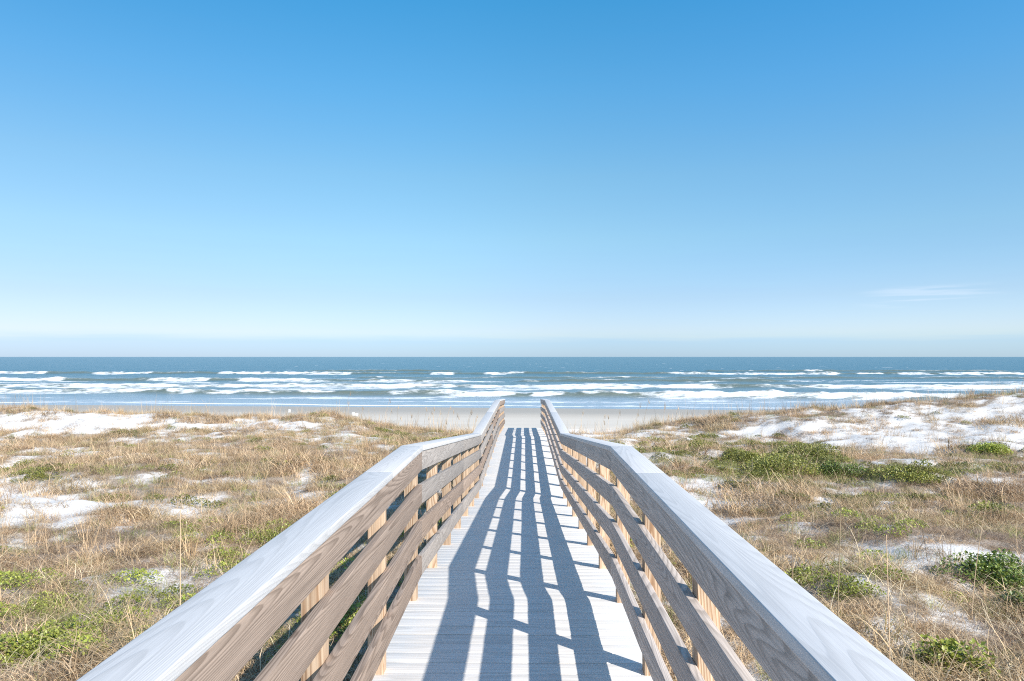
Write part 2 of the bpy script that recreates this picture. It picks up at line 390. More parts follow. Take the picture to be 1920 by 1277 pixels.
for (D, tilt, A, wob, runs, fd, cr, sd) in BR:
    cy = D + tilt * SX + wob * 2 * (fbm(SX * 0.02, SX * 0 + sd * 3.3, 60 + sd, 3) - 0.5)
    pxx = 980 + F * SX / cy
    def runmask(rs, soft, sd=sd):
        j = pxx + soft * 3 * (fbm(SX * 0.12, SX * 0 + sd, 90 + sd, 2) - 0.5)
        m = np.zeros_like(SX)
        for a, b in rs: m = np.maximum(m, sstep(j, a - soft, a + soft) * sstep(j, b + soft, b - soft))
        return m
    cm = runmask(cr, 40); fm = runmask(runs, 16)
    amp = A * cm * (0.25 + 0.7 * fbm(SX * 0.05, SX * 0, 70 + sd, 2) + 0.6 * fbm(SX * 0.22, SX * 0, 75 + sd, 3) + 0.35 * fbm(SX * 0.7, SX * 0, 78 + sd, 2))
    d = SY - cy
    L = 1.5 + D * 0.008
    prof = np.where(d < 0, np.exp(-(d / L) ** 2), np.exp(-(d / (L * 2.6)) ** 2))
    SZ += amp * prof * (0.8 + 0.35 * fm * (fbm(SX * 0.6, SY * 0.6, 80 + sd, 2)))
    wn1 = fbm(SX * 0.06, SX * 0 + 5, 100 + sd, 4); wn2 = fbm(SX * 0.35, SY * 0.5, 110 + sd, 3)
    wid = fd * (0.25 + 1.3 * wn1) * (0.35 + 0.65 * fm) * (0.7 + 0.6 * wn2)
    fr = sstep(d, -wid, -wid * 0.35) * sstep(d, L * (0.3 + 1.0 * wn2), L * 0.05)
    brk = sstep(fbm(SX * 0.13, SX * 0 + sd * 2.2, 115 + sd, 3), 0.30, 0.48)
    if sd == 1: brk = 0.8 + 0.2 * brk
    elif sd == 2: brk = 0.55 + 0.45 * brk
    else: brk = np.maximum(brk, sstep(fbm(SX * 0.13, SX * 0 + sd * 2.2, 115 + sd, 3), 0.2, 0.3) * 0.8)
    FO = np.maximum(FO, 0.62 * cm * sstep(d, -L * 1.2, -L * 0.2) * sstep(d, L * 0.5, 0) * sstep(fbm(SX * 0.05, SX * 0 + sd, 118 + sd, 3), 0.40, 0.6))
    FO = np.maximum(FO, fm * fr * (0.5 + 0.62 * wn2) * (0.25 + 0.75 * brk))
    FO = np.maximum(FO, (0.25 + 0.35 * wn1) * sstep(d, -wid * 3.0, -wid * 0.5) * sstep(d, L * 1.2, 0) * np.maximum(fm, 0.45 * cm))
    GR = np.maximum(GR, cm * sstep(d, -L * 2.2, -L * 0.5) * sstep(d, L * 1.0, -L * 0.1))
# surf zone chop and general waves
surf = sstep(SY, 360, 200)
SZ += (fbm(SX * 0.09, SY * 0.22, 120, 4) - 0.5) * 0.55 * sstep(SY, 100, 150) * sstep(SY, 1200, 300) + (fbm(SX * 0.5, SY * 0.9, 130, 2) - 0.5) * 0.10 * sstep(SY, 100, 120) * surf
# shore run-up foam lines
sh = shore_y(SX)
dd = SY - sh
line = 4.4 + 5.0 * (fbm(SX * 0.05, SX * 0, 140, 3) - 0.5)
FO = np.maximum(FO, (0.5 + 0.6 * fbm(SX * 0.09, SX * 0 + 4, 145, 3)) * sstep(dd, line - 1.6, line - 0.6) * sstep(dd, line + 1.2 + 3.5 * fbm(SX * 0.12, SX * 0 + 8, 146, 3), line + 0.3))
line2 = 12 + 9 * (fbm(SX * 0.025, SX * 0, 150, 3) - 0.5)
FO = np.maximum(FO, 0.8 * sstep(np.abs(dd - line2), 0.9, 0.2) * sstep(fbm(SX * 0.04, SX * 0 + 9, 160, 2), 0.45, 0.6))
sw2 = fbm(SX * 0.03, SY * 0.30, 148, 4)
FO = np.maximum(FO, 0.72 * sstep(sw2, 0.50, 0.62) * sstep(dd, 2.5, 6) * sstep(dd, 34, 14))
lac = fbm(SX * 0.045, SY * 0.13, 170, 5)
FO = np.maximum(FO, 0.70 * sstep(lac, 0.47, 0.64) * sstep(SY, 340, 200) * sstep(dd, 4, 20))
FO = np.maximum(FO, 0.42 * sstep(SY, 210, 125) * sstep(dd, 3, 8))
# far whitecaps
wc = fbm(SX * 0.16, SY * 0.22, 180, 2)
FO = np.maximum(FO, 0.9 * sstep(wc, 0.83, 0.88) * sstep(SY, 300, 360) * sstep(SY, 1300, 700))
SZ = SZ * sstep(dd, 1.0, 12.0) + 0.02
me = np_mesh('sea', np.stack([SX, SY, SZ], -1).reshape(-1, 3), grid_faces(len(xs), len(ys)),
             {'foam': FO.ravel(), 'green': GR.ravel()}, smooth=True)
t = MT('sea_water')
p = t.pos(); sp = t.n('ShaderNodeSeparateXYZ'); t.l(p, sp.inputs[0])
foam = t.attr('foam'); green = t.attr('green')
y_ = sp.outputs[1]
near = t.rng(y_, 400, 110); vnear = t.rng(y_, 150, 103)
streak = t.noise(t.map(p, (0.02, 0.05, 1)), 1.0, 4, 0.6)
deep = t.mix(streak, (0.024, 0.10, 0.145), (0.055, 0.155, 0.20))
c = t.mix(near, deep, (0.15, 0.225, 0.255))
c = t.mix(vnear, c, (0.30, 0.375, 0.44))
c = t.mix(t.math('MULTIPLY', green, 0.9), c, (0.15, 0.165, 0.115))
fn = t.noise(t.map(p, (0.5, 0.9, 1.0)), 1.0, 6, 0.75)
fn2 = t.noise(t.map(p, (0.11, 0.16, 1.0)), 1.0, 5, 0.7)
fmix = t.math('ADD', t.math('MULTIPLY', fn, 0.55), t.math('MULTIPLY', fn2, 0.45))
thr = t.math('SUBTRACT', 0.84, t.math('MULTIPLY', foam, 0.56))
ff = t.rng(t.math('SUBTRACT', fmix, thr), -0.07, 0.15)
ff = t.math('MULTIPLY', ff, t.rng(foam, 0.02, 0.2))
c = t.mix(ff, c, (0.80, 0.82, 0.83))
b1 = t.noise(t.map(p, (0.35, 0.8, 1)), 1.0, 5, 0.65)
b2 = t.noise(t.map(p, (1.5, 3.0, 1)), 1.0, 3, 0.6)
h = t.math('ADD', b1, t.math('MULTIPLY', b2, 0.35))
rough = t.rng(ff, 0, 1, 0.24, 0.9)
t.surf(t.bsdf(c, rough, t.bump(h, 0.8, 0.35), t.rng(ff, 0, 1, 0.30, 0.05), **{'IOR': 1.33}))
tag(link_mesh('sea', me, t.m), kind='structure', label='blue sea with rows of white breakers')

# ------------------------------------------------------------------ boardwalk
CX = -0.058
S = 1.219
B1, B2, B3, B4 = 5.33, 5.33 + 6 * S, 5.33 + 14 * S, 5.33 + 19 * S
Y0 = B1 - 9 * S
PY = [Y0, B1, B2, B3, B4]
PZ = [5.22, 5.22, 5.22 - 0.0925 * 6 * S, 5.22 - 0.0925 * 6 * S, 5.22 - 0.0925 * 6 * S - 0.053 * 5 * S]
def deckz(y): return float(np.interp(y, PY, PZ))

walk = empty('boardwalk', (CX, 0, 5.22))
tag(walk, 'long raised timber boardwalk with slatted side railings leading to the beach', 'boardwalk')
ORI = np.array([CX, 0, 5.22])

class MB:
    def __init__(s): s.V = []; s.F = []; s.R = []
    def hexa(s, c8, rnd=None):
        """8 corners: bottom 4 (ccw) then top 4"""
        b = len(s.V); s.V += [tuple(v) for v in c8]
        r = random.random() if rnd is None else rnd
        s.R += [r] * 8
        s.F += [(b, b+3, b+2, b+1), (b+4, b+5, b+6, b+7), (b, b+1, b+5, b+4), (b+1, b+2, b+6, b+5), (b+2, b+3, b+7, b+6), (b+3, b, b+4, b+7)]
    def box(s, x0, x1, y0, y1, z0, z1, rnd=None):
        s.hexa([(x0,y0,z0),(x1,y0,z0),(x1,y1,z0),(x0,y1,z0),(x0,y0,z1),(x1,y0,z1),(x1,y1,z1),(x0,y1,z1)], rnd)
    def slab(s, x0, x1, y0, y1, zf, lo, hi, rnd=None, jz=(0, 0), jx=(0, 0)):
        """board following the deck: z = zf(y) + lo .. zf(y) + hi"""
        a, b = zf(y0) + jz[0], zf(y1) + jz[1]
        s.hexa([(x0+jx[0],y0,a+lo),(x1+jx[0],y0,a+lo),(x1+jx[1],y1,b+lo),(x0+jx[1],y1,b+lo),
                (x0+jx[0],y0,a+hi),(x1+jx[0],y0,a+hi),(x1+jx[1],y1,b+hi),(x0+jx[1],y1,b+hi)], rnd)
    def build(s, name, mat, parent, origin=ORI, bevel=0.0):
        V = np.array(s.V) - origin
        me = np_mesh(name, V, np.array(s.F), {'rnd': s.R})
        if bevel > 0:
            bm = bmesh.new(); bm.from_mesh(me)
            bmesh.ops.bevel(bm, geom=bm.edges[:], offset=bevel, segments=2, profile=0.6, affect='EDGES')
            bm.to_mesh(me); bm.free()
        return link_mesh(name, me, mat, parent)

# deck planks
m = MB()
y = Y0 - 0.1; pitch = 0.1425
while y < B4 - 0.02:
    y1 = min(y + pitch - 0.007, B4)
    j = random.uniform(-0.0012, 0.0012); e = random.uniform(-0.006, 0.006)
    m.slab(CX - 0.835 + e, CX + 0.835 + e, y, y1, deckz, -0.038, 0, jz=(j, j))
    y += pitch
deck = m.build('deck', M_DECK, walk, bevel=0.0025)
tag(deck, 'bleached cross planks of the walkway floor')

# beams and joists under the deck
for xx in (-0.80, -0.02, 0.76):
    for a, b in zip(PY[:-1], PY[1:]):
        m = MB(); m.slab(CX + xx, CX + xx + 0.04, a, b, deckz, -0.24, -0.041)
        m.build('joist', M_BEAM, walk)

# posts
post_h = []
k = 0
npost = 9 + 19 + 1
for side in (-1, 1):
    for i in range(npost):
        y = Y0 + i * S
        if i == npost - 1: y -= 0.06
        if i == 0: y += 0.06
        xi = CX + side * 0.730; xo = CX + side * 0.819
        x0, x1 = min(xi, xo), max(xi, xo)
        zb = float(terrain((x0 + x1) / 2, y)) - 0.4
        m = MB(); jy = random.uniform(-0.012, 0.012)
        m.box(x0, x1, y - 0.0445 + jy, y + 0.0445 + jy, zb, deckz(y) + 1.088)
        m.build('post', M_POST, walk, bevel=0.003)

# rails: top board and three lower rails, in runs of three to five spans
ROWS = [(0.95, 1.089), (0.70, 0.84), (0.44, 0.58), (0.18, 0.32)]
idx = [[0, 5, 9], [9, 12, 15], [15, 19, 23], [23, 28]]
for side in (-1, 1):
    for ri, (lo, hi) in enumerate(ROWS):
        for sec in idx:
            for a, b in zip(sec[:-1], sec[1:]):
                ya, yb = Y0 + a * S + 0.0015, Y0 + b * S - 0.0015
                if ri == 0 and a == 0: pass
                xi = CX + side * 0.692; xo = CX + side * 0.7285
                x0, x1 = min(xi, xo), max(xi, xo)
                m = MB()
                j = (random.uniform(-0.003, 0.003), random.uniform(-0.003, 0.003)) if ri else (0, 0)
                m.slab(x0, x1, ya, yb, deckz, lo, hi, jz=j, jx=(0, 0))
                m.build('rail', (M_RAIL if (a < 9 or (a + ri) % 3 == 2) else M_RAIL_G) if side < 0 else M_RAIL_R, walk, bevel=0.003)

# flat cap boards on top
for side in (-1, 1):
    for sec in ([0, 8, 9], [9, 15], [15, 19, 23], [23, 28]):
        for a, b in zip(sec[:-1], sec[1:]):
            ya, yb = Y0 + a * S + 0.001, Y0 + b * S - 0.001
            if b == 28: yb += 0.03
            xi = CX + side * 0.684; xo = CX + side * 0.846
            x0, x1 = min(xi, xo), max(xi, xo)
            m = MB(); m.slab(x0, x1, ya, yb, deckz, 1.0905, 1.128)
            m.build('handrail', M_CAP, walk, bevel=0.004)

# stairs from the far end down to the sand
zt = deckz(B4); n = 10; gz = float(terrain(CX, B4 + 3.0)); rise = (zt - gz) / (n + 0.0)
for i in range(1, n):
    m = MB(); yy = B4 + 0.30 * (i - 1) + 0.02; zz = zt - rise * i
    m.box(CX - 0.70, CX + 0.70, yy, yy + 0.29, zz - 0.038, zz)
    m.build('step', M_DECK, walk, bevel=0.003)
for side in (-1, 1):
    x0 = CX + side * 0.72 - 0.02
    L = 0.3 * n
    zf = lambda y: zt - rise / 0.30 * (y - B4)
    m = MB(); m.slab(x0, x0 + 0.04, B4 + 0.01, B4 + L, zf, -0.36, -0.05); m.build('stringer', M_BEAM, walk)

# ------------------------------------------------------------------ vegetation meshes
def blades(n, rad, hmin, hmax, width, bend, seg=4, lean=0.35, curl=0.0, seed=0, wind=(0, 0)):
    r = np.random.default_rng(seed)
    V = []; Fc = []; T = []
    a = r.uniform(0, 2 * np.pi, n); rr = rad * np.sqrt(r.uniform(0, 1, n))
    bx, by = rr * np.cos(a), rr * np.sin(a)
    h = r.uniform(hmin, hmax, n)
    da = r.uniform(0, 2 * np.pi, n)
    out = a * 0.5 + da * 0.5 if rad < 0.15 else da
    ln = lean * r.uniform(0.2, 1.0, n)
    bd = bend * r.uniform(0.3, 1.3, n)
    tint = r.uniform(0, 1, n)
    cv = curl * r.normal(0, 1, n)
    k = 0
    for i in range(n):
        px, py, pz = bx[i], by[i], -0.02
        ang = ln[i]; az = out[i]
        step = h[i] / seg
        sx, sy = -math.sin(az + r.uniform(-1, 1)), math.cos(az + r.uniform(-1, 1))
        base = len(V)
        for s_ in range(seg + 1):
            w = width * (1 - (s_ / seg) ** 1.5) * 0.5 + width * 0.06
            V.append((px - sx * w, py - sy * w, pz)); V.append((px + sx * w, py + sy * w, pz)); T += [tint[i]] * 2
            ang += bd[i] / seg; az += cv[i] / seg
            px += step * (math.sin(ang) * math.cos(az) + wind[0] * s_ / seg); py += step * (math.sin(ang) * math.sin(az) + wind[1] * s_ / seg); pz += step * math.cos(ang)
            pz = max(pz, 0.004)
        for s_ in range(seg):
            b = base + 2 * s_; Fc.append((b, b + 1, b + 3, b + 2))
    return np.array(V), np.array(Fc), np.array(T)

def leaves(n, rad, h, size, seed=0, flat=0.5, dome=True):
    r = np.random.default_rng(seed)
    V = []; Fc = []; T = []
    for i in range(n):
        a = r.uniform(0, 2 * math.pi); q = rad * math.sqrt(r.uniform(0, 1))
        top = h * (1 - (q / rad) ** 2 * 0.8) if dome else h
        z = top * (1 - r.uniform(0, 1) ** 1.7 * 0.75)
        c = np.array([q * math.cos(a), q * math.sin(a), z])
        az = r.uniform(0, 2 * math.pi); el = r.uniform(-0.2, 1.2)
        d = np.array([math.cos(az) * math.cos(el), math.sin(az) * math.cos(el), math.sin(el)])
        sd = np.cross(d, [0, 0, 1.0]) + r.normal(0, flat * 0.5, 3); sd -= d * sd.dot(d); sd /= np.linalg.norm(sd) + 1e-6
        up = np.cross(sd, d)
        L = size * r.uniform(0.6, 1.3); W = L * r.uniform(0.28, 0.42)
        b = len(V)
        V += [c, c + d * L * 0.45 + sd * W + up * W * 0.3, c + d * L, c + d * L * 0.45 - sd * W + up * W * 0.3, c + d * L * 0.5]
        Fc += [(b, b + 4, b + 1), (b + 4, b + 2, b + 1), (b, b + 3, b + 4), (b + 4, b + 3, b + 2)]
        T += [r.uniform(0, 1)] * 5
    return np.array(V), np.array(Fc), np.array(T)

def plant_mat(name, c0, c1, c2, transl=0.25, patch=0.25, rough=0.6, spec=0.15, c_patch=None):
    t = MT(name)
    ti = t.attr('tint'); r = t.rand()
    c = t.mix(ti, c0, c1)
    c = t.mix(t.rng(r, 0.0, 1.0, 0.0, 0.8), c, t.mix(ti, c1, c2))
    if c_patch:
        n = t.noise(t.map(t.pos(), (1, 1, 0)), 0.35, 3, 0.6)
        c = t.mix(t.rng(n, 0.45, 0.65, 0, patch), c, c_patch)
    r2 = t.math('FRACT', t.math('MULTIPLY', r, 17.37))
    g = t.math('ADD', 0.55, t.math('MULTIPLY', r2, 0.7))
    gv = t.n('ShaderNodeCombineColor'); [t.l(g, gv.inputs[i]) for i in range(3)]
    c = t.mix(1.0, c, gv.outputs[0], 'MULTIPLY')
    a = t.bsdf(c, rough, None, spec)
    tr = t.n('ShaderNodeBsdfTranslucent'); t.l(c, tr.inputs[0])
    mx = t.n('ShaderNodeMixShader'); mx.inputs[0].default_value = transl
    t.l(a, mx.inputs[1]); t.l(tr.outputs[0], mx.inputs[2])
    t.surf(mx.outputs[0]); return t.m

M_STRAW = plant_mat('dry_straw_grass', (0.90, 0.66, 0.41), (0.33, 0.20, 0.11), (0.90, 0.72, 0.50), transl=0.10, c_patch=(0.42, 0.38, 0.17), patch=0.25)
M_CURL = plant_mat('pale_curled_blades', (0.86, 0.72, 0.50), (0.62, 0.46, 0.28), (0.88, 0.78, 0.60), transl=0.1)
M_BROWN = plant_mat('dead_brown_stems', (0.20, 0.13, 0.09), (0.54, 0.40, 0.30), (0.15, 0.105, 0.08), transl=0.1)
M_GRASS = plant_mat('green_dune_grass', (0.25, 0.28, 0.08), (0.42, 0.40, 0.16), (0.16, 0.19, 0.05), transl=0.12)
M_LEAF = plant_mat('leafy_ground_cover', (0.12, 0.145, 0.03), (0.40, 0.38, 0.09), (0.07, 0.09, 0.02), transl=0.12, rough=0.4, spec=0.4)
M_LEAF_BRIGHT = plant_mat('bright_leaves', (0.24, 0.32, 0.05), (0.50, 0.50, 0.10), (0.13, 0.20, 0.03), transl=0.18, rough=0.4, spec=0.4)
M_LEAF_DARK = plant_mat('dark_waxy_leaves', (0.10, 0.16, 0.03), (0.26, 0.31, 0.06), (0.05, 0.09, 0.02), transl=0.12, rough=0.35, spec=0.5)
M_STALK = plant_mat('pale_stalk', (0.72, 0.55, 0.36), (0.80, 0.64, 0.44), (0.66, 0.46, 0.30))

def proto_coll(name, lst, mat):
    c = bpy.data.collections.new(name)
    for i, (V, Fc, T) in enumerate(lst):
        me = np_mesh(name + '_clump', V, Fc, {'tint': T}); me.materials.append(mat)
        o = bpy.data.objects.new('%s_%02d' % (name, i), me); c.objects.link(o)
    return c

def scatter(name, pts, coll, ncl, scl, label, sz=None):
    """one stuff object: clumps set on points by geometry nodes"""
    n = len(pts)
    me = bpy.data.meshes.new(name); me.vertices.add(n); me.vertices.foreach_set('co', np.ascontiguousarray(pts, np.float32).ravel())
    rot = np.zeros((n, 3), np.float32); rot[:, 2] = rng.uniform(0, 6.283, n); rot[:, 0] = rng.normal(0, 0.08, n); rot[:, 1] = rng.normal(0, 0.08, n)
    a = me.attributes.new('rot', 'FLOAT_VECTOR', 'POINT'); a.data.foreach_set('vector', rot.ravel())
    sc = np.repeat(scl[:, None], 3, 1).astype(np.float32)
    if sz is not None: sc[:, 2] *= sz
    a = me.attributes.new('scl', 'FLOAT_VECTOR', 'POINT'); a.data.foreach_set('vector', sc.ravel())
    a = me.attributes.new('idx', 'INT', 'POINT'); a.data.foreach_set('value', rng.integers(0, ncl, n).astype(np.int32))
    o = bpy.data.objects.new(name, me); COL.objects.link(o)
    g = bpy.data.node_groups.new(name, 'GeometryNodeTree')
    g.interface.new_socket('Geometry', in_out='INPUT', socket_type='NodeSocketGeometry')
    g.interface.new_socket('Geometry', in_out='OUTPUT', socket_type='NodeSocketGeometry')
    gi = g.nodes.new('NodeGroupInput'); go = g.nodes.new('NodeGroupOutput')
    ip = g.nodes.new('GeometryNodeInstanceOnPoints'); ci = g.nodes.new('GeometryNodeCollectionInfo')
    ci.inputs[0].default_value = coll; ci.inputs['Separate Children'].default_value = True; ci.inputs['Reset Children'].default_value = True
    def att(nm, dt):
        q = g.nodes.new('GeometryNodeInputNamedAttribute'); q.data_type = dt; q.inputs[0].default_value = nm
        return q.outputs[0]
    g.links.new(gi.outputs[0], ip.inputs['Points']); g.links.new(ci.outputs[0], ip.inputs['Instance'])
    ip.inputs['Pick Instance'].default_value = True
    g.links.new(att('idx', 'INT'), ip.inputs['Instance Index'])
    e2r = g.nodes.new('FunctionNodeEulerToRotation'); g.links.new(att('rot', 'FLOAT_VECTOR'), e2r.inputs[0])
    g.links.new(e2r.outputs[0], ip.inputs['Rotation']); g.links.new(att('scl', 'FLOAT_VECTOR'), ip.inputs['Scale'])
    g.links.new(ip.outputs[0], go.inputs[0])
    md = o.modifiers.new('scatter', 'NODES'); md.node_group = g
    tag(o, label, kind='stuff')
    return o

def sample(n, y0, y1, power, seed):
    """random ground points in the wedge the photo sees (and a margin), denser near the camera"""
    r = np.random.default_rng(seed)
    u = r.uniform(0, 1, n)
    Y = (y0 ** power + u * (y1 ** power - y0 ** power)) ** (1 / power)
    X = r.uniform(-1, 1, n) * (0.78 * Y + 4)
    return X, Y, r
def place(X, Y, drop=0.0):
    Z = terrain(X, Y) - drop
    px, py = proj(X, Y, Z)
    w = fbm(X * 0.9, Y * 0.9, 200, 3) - 0.5
    return Z, px + w * 60, py + (fbm(X * 0.9 + 40, Y * 0.9, 210, 3) - 0.5) * 34
clear = lambda X, d: np.abs(X - CX) > d

print('veg')
# dry grass
near_c = proto_coll('straw_near', [blades(80, 0.24, 0.14, 0.46, 0.0062, 2.2, 5, 0.7, 1.4, s) for s in range(5)] + [blades(75, 0.30, 0.2, 0.5, 0.0055, 3.0, 6, 1.0, 2.2, s + 20) for s in range(4)], M_STRAW)
far_c = proto_coll('straw_far', [blades(60, 0.34, 0.18, 0.52, 0.009, 1.5, 3, 0.6, 0.8, s + 40) for s in range(5)], M_STRAW)
brown_c = proto_coll('brown_near', [blades(75, 0.30, 0.12, 0.38, 0.0036, 2.6, 5, 1.1, 2.5, s + 60) for s in range(5)], M_BROWN)
brownf_c = proto_coll('brown_far', [blades(45, 0.36, 0.12, 0.36, 0.009, 1.8, 3, 0.9, 1.5, s + 80) for s in range(4)], M_BROWN)
green_c = proto_coll('green_near', [blades(60, 0.24, 0.12, 0.40, 0.0055, 1.3, 4, 0.5, 0.6, s + 100) for s in range(4)], M_GRASS)
curl_c = proto_coll('curled_blades', [blades(10, 0.22, 0.35, 0.95, 0.0055, 3.6, 10, 0.6, 1.4, s + 300) for s in range(6)], M_CURL)
leaf_c = proto_coll('leaf_near', [leaves(230, 0.26, 0.16, 0.034, s + 120) for s in range(4)], M_LEAF_BRIGHT)
leaff_c = proto_coll('leaf_far', [leaves(230, 0.34, 0.20, 0.052, s + 140) for s in range(4)], M_LEAF)
upr_c = proto_coll('crest_grass', [blades(22, 0.18, 0.35, 0.95, 0.008, 0.6, 3, 0.25, 0.2, s + 160, wind=(0.25, 0)) for s in range(4)], M_STRAW)

allp = {}
def gather(key, X, Y, Z, scl): allp.setdefault(key, []).append((np.stack([X, Y, Z], -1), scl))

X, Y, r = sample(15000, 2.0, 15, 1.5, 1); Z, px, py = place(X, Y)
pr = dry_prob(X, Y, px, py) * (1 - 0.45 * field(GREEN, px, py))
k = (r.uniform(0, 1, len(X)) < pr * 0.72) & clear(X, 1.25); gather('straw_near', X[k], Y[k], Z[k], r.uniform(0.55, 1.15, k.sum()) * (0.2 + 2.0 * fbm(X[k] * 0.8, Y[k] * 0.8, 300, 2) ** 1.8))
k = (r.uniform(0, 1, len(X)) < (0.06 + 0.26 * pr) * (0.35 + 0.9 * sstep(Y, 11, 6))) & clear(X, 1.5); gather('curl', X[k], Y[k], Z[k], r.uniform(0.5, 1.1, k.sum()))
k = (r.uniform(0, 1, len(X)) < pr * (0.25 + 0.8 * sstep(fbm(X * 0.4, Y * 0.4, 240, 2), 0.42, 0.6))) & clear(X, 1.05); gather('brown_near', X[k], Y[k], Z[k], r.uniform(0.5, 1.1, k.sum()))
X, Y, r = sample(30000, 14, 47, 1.6, 2); Z, px, py = place(X, Y)
pr = dry_prob(X, Y, px, py) * (1 - 0.45 * field(GREEN, px, py))
k = (r.uniform(0, 1, len(X)) < pr * 0.75) & clear(X, 1.4); gather('straw_far', X[k], Y[k], Z[k], r.uniform(0.6, 1.15, k.sum()) * (0.2 + 2.0 * fbm(X[k] * 0.6, Y[k] * 0.6, 310, 2) ** 1.8))
k = (r.uniform(0, 1, len(X)) < pr * (0.2 + 0.7 * sstep(fbm(X * 0.3, Y * 0.3, 250, 2), 0.44, 0.6))) & clear(X, 1.3); gather('brown_far', X[k], Y[k], Z[k], r.uniform(0.6, 1.1, k.sum()))
# wispy upright stems over the dunes, and sprigs and debris on the bare sand
X, Y, r = sample(9000, 5, 44, 1.6, 21); Z, px, py = place(X, Y); pr = dry_prob(X, Y, px, py)
k = (r.uniform(0, 1, len(X)) < 0.08 + 0.45 * pr * sstep(fbm(X * 0.25, Y * 0.25, 280, 2), 0.4, 0.65)) & clear(X, 1.6); gather('crest', X[k], Y[k], Z[k], r.uniform(0.35, 0.8, k.sum()))
X, Y, r = sample(16000, 4, 44, 1.5, 22); Z, px, py = place(X, Y); b = field(BARE, px, py)
k = (r.uniform(0, 1, len(X)) < b * np.where(X < 0, 0.3, 0.5)) & clear(X, 1.3) & (Y < 16); gather('brown_near', X[k], Y[k], Z[k], r.uniform(0.12, 0.4, k.sum()))
k = (r.uniform(0, 1, len(X)) < b * np.where(X < 0, 0.22, 0.5)) & clear(X, 1.3) & (Y >= 16); gather('brown_far', X[k], Y[k], Z[k], r.uniform(0.15, 0.5, k.sum()))
# greens
X, Y, r = sample(26000, 2.0, 46, 1.45, 3); Z, px, py = place(X, Y)
g = field(GREEN, px, py); b = field(BARE, px, py)
mot = sstep(fbm(X * 0.6, Y * 0.6, 260, 3), 0.52, 0.68)
pl = np.clip(0.75 * g * (0.35 + 0.9 * mot) + 0.12 * mot * (1 - b), 0, 1)
k = (r.uniform(0, 1, len(X)) < pl) & clear(X, 1.05) & (Y < 15); gather('leaf_near', X[k], Y[k], Z[k], r.uniform(0.6, 1.2, k.sum()))
k = (r.uniform(0, 1, len(X)) < pl * 0.8) & clear(X, 1.2) & (Y >= 15); gather('leaf_far', X[k], Y[k], Z[k], r.uniform(0.5, 1.0, k.sum()))
k = (r.uniform(0, 1, len(X)) < np.clip(0.4 * g + 0.10 * (1 - b), 0, 1)) & clear(X, 1.2); gather('green_near', X[k], Y[k], Z[k], r.uniform(0.6, 1.1, k.sum()))
# upright grass along the dune crest
r = np.random.default_rng(5)
X = r.uniform(-36, 36, 9000); Y = 41.5 + r.normal(0, 1.3, 9000) - 2.0 * sstep(X, 6, 20); Z = terrain(X, Y)
pr = np.interp(X, [-36, -18, -14, -3, 3, 8, 15, 36], [0.28, 0.28, 0.42, 0.16, 0.05, 0.13, 0.30, 0.32]) * sstep(fbm(X * 0.3, Y * 0.3, 270, 2), 0.35, 0.6)
k = (r.uniform(0, 1, len(X)) < pr) & (np.abs(X) > 2.2); gather('crest', X[k], Y[k], Z[k], r.uniform(0.35, 0.85, k.sum()) * np.where(X[k] < -13, 0.75, 1.0))

X = r.uniform(-36, 36, 5000); Y = 42.0 + r.normal(0, 2.0, 5000) - 2.0 * sstep(X, 6, 20); Z = terrain(X, Y)
k = (r.uniform(0, 1, len(X)) < 0.05 + 0.22 * sstep(fbm(X * 0.5, Y * 0.5, 290, 2), 0.5, 0.7)) & (np.abs(X) > 2.0); gather('wisp', X[k], Y[k], Z[k], r.uniform(0.45, 1.1, k.sum()))

def emit(key, coll, name, label):
    P = np.concatenate([a for a, _ in allp[key]]); sc = np.concatenate([b for _, b in allp[key]])
    print(key, len(P))
    scatter(name, P, coll, len(coll.objects), sc, label)
emit('straw_near', near_c, 'dry_grass', 'tangled straw coloured grass covering the near dunes')
emit('straw_far', far_c, 'dry_grass', 'tan dry grass covering the farther dunes')
emit('curl', curl_c, 'curled_grass', 'long pale curled grass blades arching over the near dunes')
emit('brown_near', brown_c, 'dead_brush', 'low brown dead stems tangled in the near grass')
emit('brown_far', brownf_c, 'dead_brush', 'low brown dead stems on the farther dunes')
emit('green_near', green_c, 'green_grass', 'yellow green grass blades scattered over the dunes')
emit('leaf_near', leaf_c, 'ground_cover', 'small leaved green ground cover on the near dunes')
emit('leaf_far', leaff_c, 'ground_cover', 'small leaved green ground cover on the farther dunes')
wisp_c = proto_coll('wisps', [blades(4, 0.25, 0.7, 1.35, 0.013, 0.35, 4, 0.15, 0.2, s + 400, wind=(0.3, 0)) for s in range(5)], M_STRAW)
emit('wisp', wisp_c, 'wispy_stems', 'thin wind bent stems standing above the dune crest')
emit('crest', upr_c, 'crest_grass', 'upright golden grass fringing the dune crest')

